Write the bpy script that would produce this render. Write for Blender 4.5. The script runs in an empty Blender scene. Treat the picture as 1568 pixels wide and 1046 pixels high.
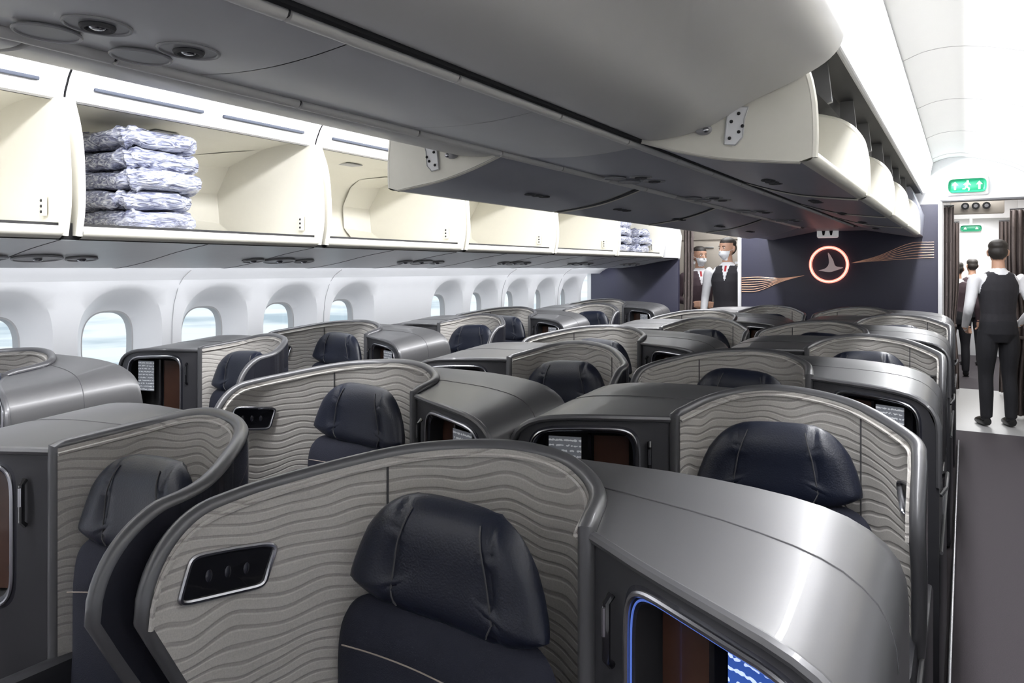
import bpy, bmesh, math, random
from math import sin, cos, pi, sqrt, radians
from mathutils import Vector, Matrix
import numpy as np
random.seed(3)
scene = bpy.context.scene
CX = -1.055            # cabin centre line
def mx(x): return 2*CX - x

# ------------------------------------------------------------------ materials
def mat(name, col, rough=.5, metal=0., emit=None, es=0., coat=0., noise=0., nscale=40., bump=0., bscale=200., spec=.5):
    m = bpy.data.materials.new(name); m.use_nodes = True
    nt = m.node_tree; b = nt.nodes['Principled BSDF']
    b.inputs['Base Color'].default_value = (*col, 1); b.inputs['Roughness'].default_value = rough
    b.inputs['Metallic'].default_value = metal; b.inputs['Coat Weight'].default_value = coat
    b.inputs['Specular IOR Level'].default_value = spec
    if emit is not None:
        b.inputs['Emission Color'].default_value = (*emit, 1); b.inputs['Emission Strength'].default_value = es
    tc = nt.nodes.new('ShaderNodeTexCoord')
    if noise > 0:
        n = nt.nodes.new('ShaderNodeTexNoise'); n.inputs['Scale'].default_value = nscale; n.inputs['Detail'].default_value = 4
        nt.links.new(tc.outputs['Object'], n.inputs['Vector'])
        mix = nt.nodes.new('ShaderNodeMix'); mix.data_type = 'RGBA'
        mix.inputs[6].default_value = (*[c*(1-noise) for c in col], 1); mix.inputs[7].default_value = (*[min(1, c*(1+noise)) for c in col], 1)
        nt.links.new(n.outputs['Fac'], mix.inputs[0]); nt.links.new(mix.outputs[2], b.inputs['Base Color'])
    if bump > 0:
        n = nt.nodes.new('ShaderNodeTexNoise'); n.inputs['Scale'].default_value = bscale; n.inputs['Detail'].default_value = 2
        nt.links.new(tc.outputs['Object'], n.inputs['Vector'])
        bp = nt.nodes.new('ShaderNodeBump'); bp.inputs['Strength'].default_value = bump; bp.inputs['Distance'].default_value = .002
        nt.links.new(n.outputs['Fac'], bp.inputs['Height']); nt.links.new(bp.outputs['Normal'], b.inputs['Normal'])
    return m

def quilt_mat():
    m = bpy.data.materials.new('quilted_fabric'); m.use_nodes = True
    nt = m.node_tree; b = nt.nodes['Principled BSDF']; b.inputs['Roughness'].default_value = .85
    b.inputs['Specular IOR Level'].default_value = .25
    tc = nt.nodes.new('ShaderNodeTexCoord')
    w = nt.nodes.new('ShaderNodeTexWave'); w.wave_type = 'BANDS'; w.bands_direction = 'Z'
    w.inputs['Scale'].default_value = 14.0; w.inputs['Distortion'].default_value = 15.0
    w.inputs['Detail'].default_value = 0.5; w.inputs['Detail Scale'].default_value = .46
    nt.links.new(tc.outputs['Object'], w.inputs['Vector'])
    r = nt.nodes.new('ShaderNodeValToRGB')
    r.color_ramp.elements[0].position = 0.0; r.color_ramp.elements[0].color = (0, 0, 0, 1)
    r.color_ramp.elements[1].position = .10; r.color_ramp.elements[1].color = (1, 1, 1, 1)
    nt.links.new(w.outputs['Fac'], r.inputs['Fac'])
    mix = nt.nodes.new('ShaderNodeMix'); mix.data_type = 'RGBA'
    mix.inputs[6].default_value = (.39, .37, .355, 1); mix.inputs[7].default_value = (.53, .51, .485, 1)
    nt.links.new(r.outputs['Color'], mix.inputs[0])
    n = nt.nodes.new('ShaderNodeTexNoise'); n.inputs['Scale'].default_value = 350
    nt.links.new(tc.outputs['Object'], n.inputs['Vector'])
    mm = nt.nodes.new('ShaderNodeMix'); mm.data_type = 'RGBA'; mm.blend_type = 'MULTIPLY'; mm.inputs[0].default_value = .35
    nt.links.new(mix.outputs[2], mm.inputs[6]); nt.links.new(n.outputs['Fac'], mm.inputs[7])
    nt.links.new(mm.outputs[2], b.inputs['Base Color'])
    r2 = nt.nodes.new('ShaderNodeValToRGB'); r2.color_ramp.interpolation = 'EASE'
    r2.color_ramp.elements[0].position = 0.0; r2.color_ramp.elements[1].position = .35
    nt.links.new(w.outputs['Fac'], r2.inputs['Fac'])
    bp = nt.nodes.new('ShaderNodeBump'); bp.inputs['Strength'].default_value = .5; bp.inputs['Distance'].default_value = .004
    nt.links.new(r2.outputs['Color'], bp.inputs['Height']); nt.links.new(bp.outputs['Normal'], b.inputs['Normal'])
    return m

def card_mat(name, base, ink, es=0):
    m = bpy.data.materials.new(name); m.use_nodes = True
    nt = m.node_tree; b = nt.nodes['Principled BSDF']; b.inputs['Roughness'].default_value = .4
    tc = nt.nodes.new('ShaderNodeTexCoord')
    w = nt.nodes.new('ShaderNodeTexWave'); w.bands_direction = 'Z'; w.inputs['Scale'].default_value = 22; w.inputs['Distortion'].default_value = 0
    nt.links.new(tc.outputs['Object'], w.inputs['Vector'])
    n = nt.nodes.new('ShaderNodeTexNoise'); n.inputs['Scale'].default_value = 160; n.inputs['Detail'].default_value = 0
    nt.links.new(tc.outputs['Object'], n.inputs['Vector'])
    mu = nt.nodes.new('ShaderNodeMath'); mu.operation = 'MULTIPLY'
    nt.links.new(w.outputs['Fac'], mu.inputs[0]); nt.links.new(n.outputs['Fac'], mu.inputs[1])
    r = nt.nodes.new('ShaderNodeValToRGB'); r.color_ramp.elements[0].position = .38; r.color_ramp.elements[1].position = .42
    r.color_ramp.elements[0].color = (*base, 1); r.color_ramp.elements[1].color = (*ink, 1)
    nt.links.new(mu.outputs[0], r.inputs['Fac']); nt.links.new(r.outputs['Color'], b.inputs['Base Color'])
    nt.links.new(r.outputs['Color'], b.inputs['Emission Color']); b.inputs['Emission Strength'].default_value = es
    return m

M = {}
M['quilt'] = quilt_mat()
M['rim'] = mat('satin_charcoal_rim', (.105, .105, .112), .36, .35, coat=.2)
M['shell'] = mat('dark_shell_plastic', (.024, .025, .034), .26, .2, coat=.4)
M['pod'] = mat('pewter_paint', (.105, .105, .110), .40, .28, coat=.10, noise=.03, nscale=300)
M['podside'] = mat('charcoal_panel', (.046, .046, .052), .40, .3)
M['leather'] = mat('navy_leather', (.010, .013, .026), .36, bump=.25, bscale=260, noise=.12, nscale=120)
M['cushion'] = mat('navy_fabric', (.012, .014, .028), .8, bump=.5, bscale=500)
M['stitch'] = mat('stitching', (.35, .30, .26), .8)
M['black'] = mat('black_gloss', (.008, .008, .010), .15, coat=.5)
M['dark'] = mat('dark_gap', (.012, .012, .014), .7)
M['chrome'] = mat('brushed_silver', (.45, .45, .48), .25, 1.)
M['brown'] = mat('walnut_door', (.045, .020, .013), .25, noise=.25, nscale=20, coat=.4)
M['card'] = card_mat('safety_card', (.20, .21, .24), (.65, .67, .70), .12)  # faint glow added to the card's colour; the card is no lamp
M['screen'] = card_mat('lit_screen', (.02, .06, .26), (.45, .55, .8), .9)
M['blueglow'] = mat('blue_mood_light', (.05, .12, .5), .5, emit=(.14, .24, .75), es=.35)
M['cream'] = mat('cream_bin_plastic', (.71, .69, .62), .42, noise=.02)
M['white'] = mat('white_wall_plastic', (.75, .755, .775), .4, noise=.015, nscale=10)
M['ceil'] = mat('ceiling_plastic', (.77, .775, .775), .5, noise=.01, nscale=8)
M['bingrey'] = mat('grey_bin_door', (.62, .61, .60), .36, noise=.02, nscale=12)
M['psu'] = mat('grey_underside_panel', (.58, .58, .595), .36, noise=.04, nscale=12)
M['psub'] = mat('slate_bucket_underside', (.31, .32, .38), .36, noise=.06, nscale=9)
M['psu2'] = mat('grey_psu_plastic', (.30, .30, .31), .4)
M['strut'] = mat('hinge_strut_plastic', (.09, .09, .095), .5)
M['seam'] = mat('panel_seam', (.06, .06, .065), .7)
M['softseam'] = mat('soft_seam', (.42, .42, .43), .7)
M['slot'] = mat('air_grille_slot', (.045, .055, .085), .6)
M['light'] = mat('cove_light_lens', (1, 1, 1), .5, emit=(1, .995, 1.0), es=1.3)
M['winlight'] = mat('sidewall_light_lens', (1, 1, 1), .5, emit=(.95, .97, 1.0), es=3.0)
M['navywall'] = mat('navy_bulkhead_laminate', (.042, .042, .072), .42, noise=.1, nscale=60)
M['carpet'] = mat('aubergine_carpet', (.055, .047, .054), .95, noise=.4, nscale=260, bump=.6, bscale=500)
M['galleyfloor'] = mat('galley_floor_vinyl', (.42, .42, .42), .35, noise=.08, nscale=90)
M['coral'] = mat('coral_neon', (1, .3, .25), .5, emit=(1, .27, .20), es=1.5)
M['coralglow'] = mat('coral_neon_core', (1, .6, .5), .5, emit=(1, .58, .48), es=1.6)
M['gold'] = mat('copper_inlay', (.75, .46, .32), .3, .5, emit=(.9, .5, .35), es=.2)  # copper lines carry a small added glow, though they are no lamp
M['emblem'] = mat('pale_emblem', (.70, .64, .66), .4, emit=(.8, .7, .7), es=.12)
M['green'] = mat('exit_green', (.02, .26, .14), .4, emit=(.02, .30, .15), es=.3)
M['signwhite'] = mat('sign_white', (.85, .85, .85), .4, emit=(1, 1, 1), es=.2)
M['curtain'] = mat('taupe_curtain', (.13, .105, .10), .9, noise=.2, nscale=60, bump=.4, bscale=400)
M['steel'] = mat('galley_steel', (.5, .5, .5), .3, .9)
M['beige'] = mat('galley_beige_laminate', (.45, .41, .36), .45, noise=.03)
M['skin'] = mat('skin', (.50, .29, .20), .5, noise=.06, nscale=30)
M['hair'] = mat('dark_hair', (.016, .012, .010), .55, bump=.6, bscale=300)
M['shirt'] = mat('white_shirt', (.68, .68, .71), .75, noise=.05, nscale=25, bump=.3, bscale=60)
M['vest'] = mat('charcoal_vest', (.018, .017, .022), .8, noise=.2, nscale=50, bump=.3, bscale=60)
M['vestp'] = mat('plum_jacket', (.05, .030, .038), .8, noise=.2, nscale=50)
M['trouser'] = mat('black_trousers', (.013, .013, .017), .85, noise=.2, nscale=50, bump=.3, bscale=40)
M['shoe'] = mat('black_shoe', (.010, .010, .010), .25)
M['mask'] = mat('white_mask', (.78, .80, .83), .8)
M['red'] = mat('red_trim', (.4, .02, .03), .6)
M['eye'] = mat('eye_white', (.75, .75, .73), .3)
def wrap_mat():
    m = mat('wrapped_bedding', (.62, .65, .74), .16, coat=.9)
    nt = m.node_tree; b = nt.nodes['Principled BSDF']; tc = nt.nodes.new('ShaderNodeTexCoord')
    mp = nt.nodes.new('ShaderNodeMapping'); mp.inputs['Scale'].default_value = (.8, .45, 2.2)
    n = nt.nodes.new('ShaderNodeTexNoise'); n.inputs['Scale'].default_value = 22; n.inputs['Detail'].default_value = 4; n.inputs['Distortion'].default_value = 2.4
    nt.links.new(tc.outputs['Object'], mp.inputs['Vector']); nt.links.new(mp.outputs['Vector'], n.inputs['Vector'])
    r = nt.nodes.new('ShaderNodeValToRGB'); r.color_ramp.elements[0].position = .36; r.color_ramp.elements[1].position = .66
    r.color_ramp.elements[0].color = (.11, .12, .20, 1); r.color_ramp.elements[1].color = (.66, .68, .76, 1)
    e = r.color_ramp.elements.new(.5); e.color = (.29, .31, .42, 1)  # grey-blue shading of the crinkled wrap is painted into the colour
    nt.links.new(n.outputs['Fac'], r.inputs['Fac']); nt.links.new(r.outputs['Color'], b.inputs['Base Color'])
    bp = nt.nodes.new('ShaderNodeBump'); bp.inputs['Strength'].default_value = 1; bp.inputs['Distance'].default_value = .02
    nt.links.new(n.outputs['Fac'], bp.inputs['Height']); nt.links.new(bp.outputs['Normal'], b.inputs['Normal'])
    return m
M['wrap'] = wrap_mat()
def glass_mat():
    m = bpy.data.materials.new('window_pane'); m.use_nodes = True; nt = m.node_tree; nt.nodes.clear()
    o = nt.nodes.new('ShaderNodeOutputMaterial'); t = nt.nodes.new('ShaderNodeBsdfTransparent'); g = nt.nodes.new('ShaderNodeBsdfGlossy')
    t.inputs['Color'].default_value = (.90, .96, .99, 1); g.inputs['Roughness'].default_value = .05
    x = nt.nodes.new('ShaderNodeMixShader'); x.inputs[0].default_value = .06
    nt.links.new(t.outputs[0], x.inputs[1]); nt.links.new(g.outputs[0], x.inputs[2]); nt.links.new(x.outputs[0], o.inputs[0])
    return m
M['glass'] = glass_mat()

# ------------------------------------------------------------------ geometry helpers
def catmull(pts, n):
    pts = [np.array(p, float) for p in pts]
    P = [2*pts[0]-pts[1]] + pts + [2*pts[-1]-pts[-2]]
    out = []
    for i in range(1, len(P)-2):
        for k in range(n):
            t = k/n; p0, p1, p2, p3 = P[i-1:i+3]
            out.append(.5*((2*p1)+(-p0+p2)*t+(2*p0-5*p1+4*p2-p3)*t*t+(-p0+3*p1-3*p2+p3)*t**3))
    out.append(pts[-1]); return out

class B:
    def __init__(s): s.v = []; s.f = []; s.m = []; s.mats = []
    def mi(s, k):
        if k not in s.mats: s.mats.append(k)
        return s.mats.index(k)
    def add(s, vs, fs, m):
        o = len(s.v); s.v += [tuple(float(c) for c in v) for v in vs]; i = s.mi(m)
        for f in fs: s.f.append([o+a for a in f]); s.m.append(i)
    def grid(s, P, m, cu=False, cv=False):
        R = len(P); C = len(P[0]); vs = [p for r in P for p in r]; fs = []
        for i in range(R if cu else R-1):
            for j in range(C if cv else C-1):
                a = i*C+j; b = i*C+(j+1) % C; c = ((i+1) % R)*C+(j+1) % C; d = ((i+1) % R)*C+j
                fs.append([a, b, c, d])
        s.add(vs, fs, m)
    def ngon(s, pts, m): s.add(pts, [list(range(len(pts)))], m)
    def slab(s, pts, off, m):
        n = len(pts); off = Vector(off); q = [tuple(Vector(p)+off) for p in pts]
        fs = [list(range(n))[::-1], [n+i for i in range(n)]]+[[i, (i+1) % n, n+(i+1) % n, n+i] for i in range(n)]
        s.add(list(pts)+q, fs, m)
    def box(s, c, d, m, bev=0, seg=2):
        bm = bmesh.new(); bmesh.ops.create_cube(bm, size=1)
        for v in bm.verts: v.co = Vector((v.co.x*d[0]+c[0], v.co.y*d[1]+c[1], v.co.z*d[2]+c[2]))
        if bev > 0: bmesh.ops.bevel(bm, geom=bm.edges[:], offset=bev, segments=seg, affect='EDGES', profile=.6)
        bm.verts.index_update()
        s.add([v.co[:] for v in bm.verts], [[v.index for v in f.verts] for f in bm.faces], m); bm.free()
    def tube(s, path, r, m, n=8, closed=False, sq=1.0, cap=True):
        path = [Vector(p) for p in path]; N = len(path); rows = []; prev = None
        for i, p in enumerate(path):
            a = path[(i-1) % N] if (closed or i > 0) else p; c = path[(i+1) % N] if (closed or i < N-1) else p
            t = (c-a)
            if t.length < 1e-9: t = Vector((0, 0, 1))
            t.normalize()
            if prev is None:
                ref = Vector((0, 0, 1)) if abs(t.z) < .9 else Vector((1, 0, 0)); u = t.cross(ref).normalized()
            else:
                u = (prev-t*prev.dot(t)); u = u.normalized() if u.length > 1e-6 else t.orthogonal().normalized()
            prev = u; w = t.cross(u); rr = r[i] if hasattr(r, '__len__') else r
            rows.append([tuple(p+u*cos(2*pi*k/n)*rr+w*sin(2*pi*k/n)*rr*sq) for k in range(n)])
        s.grid(rows, m, cu=closed, cv=True)
        if cap and not closed: s.ngon(rows[0][::-1], m); s.ngon(rows[-1], m)
    def ellipsoid(s, c, r, m, nu=10, nv=14):
        rows = []
        for i in range(1, nu):
            a = pi*i/nu; rows.append([(c[0]+r[0]*sin(a)*cos(2*pi*k/nv), c[1]+r[1]*sin(a)*sin(2*pi*k/nv), c[2]+r[2]*cos(a)) for k in range(nv)])
        s.grid(rows, m, cv=True); s.ngon(rows[0][::-1], m); s.ngon(rows[-1], m)
    def pillow(s, fmap, thick, m, back=0.3, n=40, rings=8, se=4.0):
        for side, tk in ((-1, thick), (1, thick*back)):
            rows = []
            for i in range(rings+1):
                r = max(.001, sin(pi/2*i/rings)); row = []
                for k in range(n):
                    ph = 2*pi*k/n; ca, sa = cos(ph), sin(ph)
                    a = abs(ca)**(2/se)*(1 if ca >= 0 else -1)*r; b = abs(sa)**(2/se)*(1 if sa >= 0 else -1)*r
                    p = Vector(fmap(a, b)); p.y += side*tk*sqrt(max(0, 1-r**3.2)); row.append(tuple(p))
                rows.append(row)
            s.grid(rows, m, cv=True)
    def mesh(s, name, sx=1, ang=38):
        me = bpy.data.meshes.new(name)
        vs = s.v if sx == 1 else [(-a, b, c) for a, b, c in s.v]
        fs = s.f if sx == 1 else [f[::-1] for f in s.f]
        me.from_pydata(vs, [], fs)
        for k in s.mats: me.materials.append(M[k])
        me.polygons.foreach_set('material_index', s.m)
        bm = bmesh.new(); bm.from_mesh(me); bmesh.ops.remove_doubles(bm, verts=bm.verts, dist=1e-5); bmesh.ops.recalc_face_normals(bm, faces=bm.faces); bm.to_mesh(me); bm.free()
        me.shade_smooth(); me.set_sharp_from_angle(angle=radians(ang)); return me
    def obj(s, name, loc=(0, 0, 0), rot=(0, 0, 0), parent=None, **k):
        return place(s.mesh(name, **k), name, loc, rot, parent)
def place(me, name, loc=(0, 0, 0), rot=(0, 0, 0), parent=None):
    o = bpy.data.objects.new(name, me); o.location = loc; o.rotation_euler = rot; scene.collection.objects.link(o)
    if parent: o.parent = parent
    return o
def sweep(b, prof, y0, y1, m, ny=1):
    b.grid([[(p[0], y0+(y1-y0)*j/ny, p[1]) for p in prof] for j in range(ny+1)], m)

# ------------------------------------------------------------------ business seat module
def seat_builder(card='card', glow=False, tip=-.51, endy=-.17):
    b = B()
    t_ = tip+.52
    plan = catmull([(-.265, tip), (-.264, -.42+t_*.8), (-.246, -.29+t_*.4), (-.142, -.117), (-.047, -.036), (.07, 0), (.165, -.003), (.243, -.06), (.278, endy)], 12)
    hk = catmull([(1.10,), (1.108,), (1.12,), (1.147,), (1.158,), (1.163,), (1.152,), (1.128,), (1.11,)], 12)
    plan = np.array(plan); hk = np.array(hk)[:, 0]
    seg = np.r_[0, np.cumsum(np.hypot(*np.diff(plan, axis=0).T))]; L = seg[-1]
    tan = np.gradient(plan, axis=0); tan /= np.hypot(tan[:, 0], tan[:, 1])[:, None]
    nor = np.c_[-tan[:, 1], tan[:, 0]]
    def pos(a, off):
        x = np.interp(a, seg, plan[:, 0]); y = np.interp(a, seg, plan[:, 1])
        nx = np.interp(a, seg, nor[:, 0]); ny = np.interp(a, seg, nor[:, 1]); return x+nx*off, y+ny*off
    RC = .12
    def H(a):
        h = np.interp(a, seg, hk)
        if a < RC: h -= .13*(1-sqrt(max(0, 1-(1-a/RC)**2)))
        return h
    def Bz(a): return max(.25, .97-1.9*a)
    T = .030
    A = [L*(i/70)**1.35 for i in range(71)]
    for off, m in ((0, 'quilt'), (T, 'shell')):
        rows = []
        for a in A:
            x, y = pos(a, off); z0, z1 = Bz(a), H(a); rows.append([(x, y, z0+(z1-z0)*k/10) for k in range(11)])
        b.grid(rows, m)
    rim = []
    ab = (.97-.25)/1.9
    for k in range(14): a = ab*(1-k/14); rim.append((*pos(a, T/2), Bz(a)))
    for a in A: rim.append((*pos(a, T/2), H(a)))
    for z in (1.08, 1.0, .8, .5, .05): rim.append((*pos(L, T/2), z))
    b.tube(rim, .0150, 'rim', n=10)
    b.tube([(*pos(a, -.003), H(a)-.012) for a in A], .0042, 'quilt', n=6)
    b.tube([(*pos(seg[36], -.001), z) for z in (.3, .7, 1.0, H(seg[36])-.012)], .0022, 'seam', n=6)
    def sp(a_, b_, off):
        aa = .135+.078*a_+(.012*b_); zz = 1.0+.034*b_-.012*a_; x, y = pos(aa, off); return (x, y, zz)
    def loop(se, sc, off, n=40):
        o = []
        for k in range(n):
            ph = 2*pi*k/n; ca, sa = cos(ph), sin(ph)
            o.append(sp(abs(ca)**(2/se)*(1 if ca > 0 else -1)*sc, abs(sa)**(2/se)*(1 if sa > 0 else -1)*sc, off))
        return o
    b.tube(loop(8, 1, -.003), .0046, 'chrome', n=8, closed=True)
    b.grid([loop(8, .97, -.002), loop(8, .5, -.002), loop(8, .02, -.002)], 'black', cv=True)
    for q in (-.45, 0, .45):
        p = sp(q, 0, -.001); b.ellipsoid(p, (.003, .007, .011), 'shell', 6, 10)
    # ---- console pod
    fx = [0, .12, .25, .38, .5, .62, .72, .80, .86, .91, .95, .98, .995, 1.0, 1.0, 1.0, .985]
    dz = [0, -.000, -.001, -.002, -.004, -.008, -.013, -.020, -.029, -.042, -.058, -.080, -.105, -.135, -.30, -.55, -1.10]
    X1, YF, YB = .705, -.385, .045
    sx0, sy0 = pos(L, T*.7)
    a_b = seg[66]
    def podP(v, i):
        a = L+(a_b-L)*v; ix, iy = pos(a, T*.7); iz = H(a)-.004
        f = fx[i]; oy = YF+(YB-YF)*v
        x = ix*(1-f)+X1*f; y = iy*(1-f)+oy*f+.02*sin(pi*min(f, 1))*v*v
        y -= .025*sin(pi*min(f, 1))*(1-v)**3
        z = iz*(1-f)+(1.118+.034*v)*f+dz[i]
        return (x, y, max(z, .01))
    NV = 14
    rows = [[podP(j/NV, i) for i in range(len(fx))] for j in range(NV+1)]
    b.grid(rows, 'pod')
    last = rows[-1]
    r1 = [(p[0], p[1]+.012, p[2]-.010) for p in last]; r2 = [(p[0], p[1]+.018, p[2]-.04) for p in last]
    r3 = [(p[0], p[1]+.0, .02) for p in last]
    b.grid([last, r1, r2], 'pod'); b.grid([r2, r3], 'podside')
    b.box((.55, .06, .30), (.32, .86, .58), 'podside', .02)
    b.tube([(.711, -.36, .60), (.711, .47, .60)], .006, 'rim')
    b.tube([(.706, -.28, .76), (.722, -.25, .78), (.722, -.05, .78), (.706, -.02, .76)], .007, 'rim')
    b.tube([(podP(.55, i)[0], podP(.55, i)[1], podP(.55, i)[2]+.0002) for i in range(14)], .0013, 'seam', n=6)
    b.tube([(p[0], p[1]-.001, p[2]-.006) for p in rows[0][:15]], .009, 'rim', n=8)
    fr = rows[0][:14]; xs = [p[0] for p in fr]; zs = [p[2] for p in fr]; yy = [p[1] for p in fr]
    ztop = lambda x: float(np.interp(x, xs, zs)); yf = lambda x: float(np.interp(x, xs, yy))
    dirv = Vector((X1-sx0, YF-sy0, 0)).normalized(); nrm = Vector((-dirv.y, dirv.x, 0))
    if nrm.y < 0: nrm = -nrm
    def FP(x, z, dep=0):
        p = Vector((x, yf(x), z))+nrm*dep; return tuple(p)
    def outer(a, c): x = xs[0]+(X1-xs[0])*(a+1)/2; return FP(x, .02+(ztop(x)-.008-.02)*(c+1)/2)
    def hole(a, c, sc=1, dep=0.): x = .515+.135*a*sc; zt = ztop(x)-.036; zc = (.76+zt)/2; return FP(x, zc+(zt-.76)/2*c*sc, dep)
    N = 64; lo = []; lh = []; lh2 = []; lb = []; lf = []; lg = []
    for k in range(N):
        ph = 2*pi*k/N; ca, sa = cos(ph), sin(ph); q = max(abs(ca), abs(sa)); lo.append(outer(ca/q, sa/q))
        se = 7; A_ = abs(ca)**(2/se)*(1 if ca > 0 else -1); C_ = abs(sa)**(2/se)*(1 if sa > 0 else -1)
        lh.append(hole(A_, C_, 1.06)); lh2.append(hole(A_, C_, .93, .006)); lb.append(hole(A_, C_, .93, .12)); lf.append(hole(A_, C_, 1.0, -.002)); lg.append(hole(A_, C_, .955, .001))
    b.grid([lo, lh], 'podside', cv=True); b.grid([lh, lf, lh2], 'shell', cv=True)
    b.tube(lf, .0048, 'chrome', n=8, closed=True)
    if glow: b.tube(lg, .0016, 'blueglow', n=6, closed=True)
    b.grid([lh2, lb], 'dark', cv=True); b.ngon(lb, 'dark')
    def panel(x0, x1, z0, z1, dep, m, th=.005): b.slab([FP(x0, z0, dep), FP(x1, z0, dep), FP(x1, z1, dep), FP(x0, z1, dep)], nrm*th, m)
    panel(.40, .485, .78, 1.045, .045, 'brown'); panel(.515, .60, .80 if glow else .90, 1.045, .035 if glow else .012, card, .003)
    panel(.492, .500, .78, 1.05, .03, 'black', .02); panel(.612, .618, .78, 1.05, .03, 'black', .02)
    hx = .352
    b.tube([FP(hx, 1.04, -.004), FP(hx, 1.03, -.014), FP(hx, .95, -.014), FP(hx, .94, -.004)], .006, 'black', n=8)
    b.tube([FP(hx, 1.025, -.018), FP(hx, .985, -.018)], .0045, 'chrome', n=8)
    # ---- headrest
    cx = .045
    def hm(a, c):
        zc = 1.008; hh = .100
        w = np.interp(c, [-1, -.6, .2, 1], [.165, .205, .178, .128])
        x = a*w; y = -.150-1.0*x*x-.02*(c < 0)*c*c
        g = .012*math.exp(-((abs(x)-.088-.02*(1-c)/2)/.005)**2)
        return (cx+x, y+g*.6, zc+hh*c-.010*x/.2)
    b.pillow(hm, .05, 'leather', n=72, rings=14, se=4.2)
    b.tube([hm(.0, -.98), (cx, -.14, .89), (cx, -.13, .85)], .03, 'leather')
    for sgn in (-1, 1):
        b.tube([(lambda p: (p[0], p[1]-.0505*sqrt(max(0, 1-(abs(c)**3.2)))-.0, p[2]))(hm(sgn*.5, c)) for c in [x/12 for x in range(-10, 11)]], .0016, 'seam', n=6)
    p = hm(.68, -.35); b.tube([(p[0]+.012*cos(t), p[1]-.036, p[2]+.012*sin(t)) for t in [2*pi*k/16 for k in range(16)]], .0018, 'shell', n=6, closed=True)
    def sb(a, c): x = .225*a; return (cx-.005+x, -.165-.6*x*x-.10*(c < 0)*c*c*.3, .68+.25*c)
    b.pillow(sb, .05, 'cushion', n=56, rings=8, se=6)
    b.tube([(cx+x, -.222-.3*x*x, .86-.10*(x+.2)-.3*x*x) for x in [-.19+.019*i for i in range(21)]], .0014, 'stitch', n=5)
    b.box((cx-.03, -.38, .42), (.44, .46, .13), 'cushion', .04, 3)
    b.box((0, -.30, .17), (.54, .55, .34), 'shell', .02)
    b.box((-.258, -.25, .36), (.03, .50, .70), 'podside', .012)
    b.box((.275, -.30, .40), (.05, .28, .52), 'podside', .02)
    b.tube([(-.281, -.48, .66), (-.281, .0, .66)], .006, 'rim')
    b.box((-.258, .17, .28), (.04, .56, .54), 'podside', .015)
    b.box((0.0, .02, .12), (.5, .12, .24), 'shell', .01)
    return b
sA1 = seat_builder('screen', True).mesh('seat_lit')
seatR = seat_builder(tip=-.51, endy=-.21).mesh('seat_right'); seatL = seat_builder(tip=-.46, endy=-.23).mesh('seat_left', sx=-1)
def seat(x, y, s, dz=0, me=None):
    place(me or (seatR if s > 0 else seatL), 'business_class_seat', (x, y, dz))
for k in range(7):
    yr = 1.17+.945*k; yl = 1.08+.94*k
    if k % 2 == 0: seat(-.775, yr, 1, 0, sA1 if k == 0 else None); seat(-1.395, yl, -1)
    else: seat(-.360, yr, -1); seat(mx(-.348), yl, 1)
for k in range(7):
    y = 1.54+.95*k
    if k % 2 == 0: seat(-3.27, y, 1); seat(mx(-3.27), y, -1)
    else: seat(-2.86, y, -1); seat(mx(-2.86), y, 1)

# ------------------------------------------------------------------ floor
Y0, YB_, YE = -2.2, 8.0, 15.0
b = B(); b.box(((CX), (Y0+8.0)/2, -.03), (5.8, 8.0-Y0, .06), 'carpet'); b.obj('floor')
b = B(); b.box((CX, 9.4, -.03), (5.8, 2.8, .06), 'galleyfloor'); b.box((CX, 12.9, -.03), (5.8, 4.2, .06), 'carpet'); b.obj('floor_galley')
for i, x in enumerate((-.048, mx(-.048)-.06, -2.53, mx(-2.53))):
    b = B(); b.box((x, 3.9, .02), (.012, 6.9, .04), 'chrome', .003); b.obj('trim_%d' % (i+1))

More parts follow.
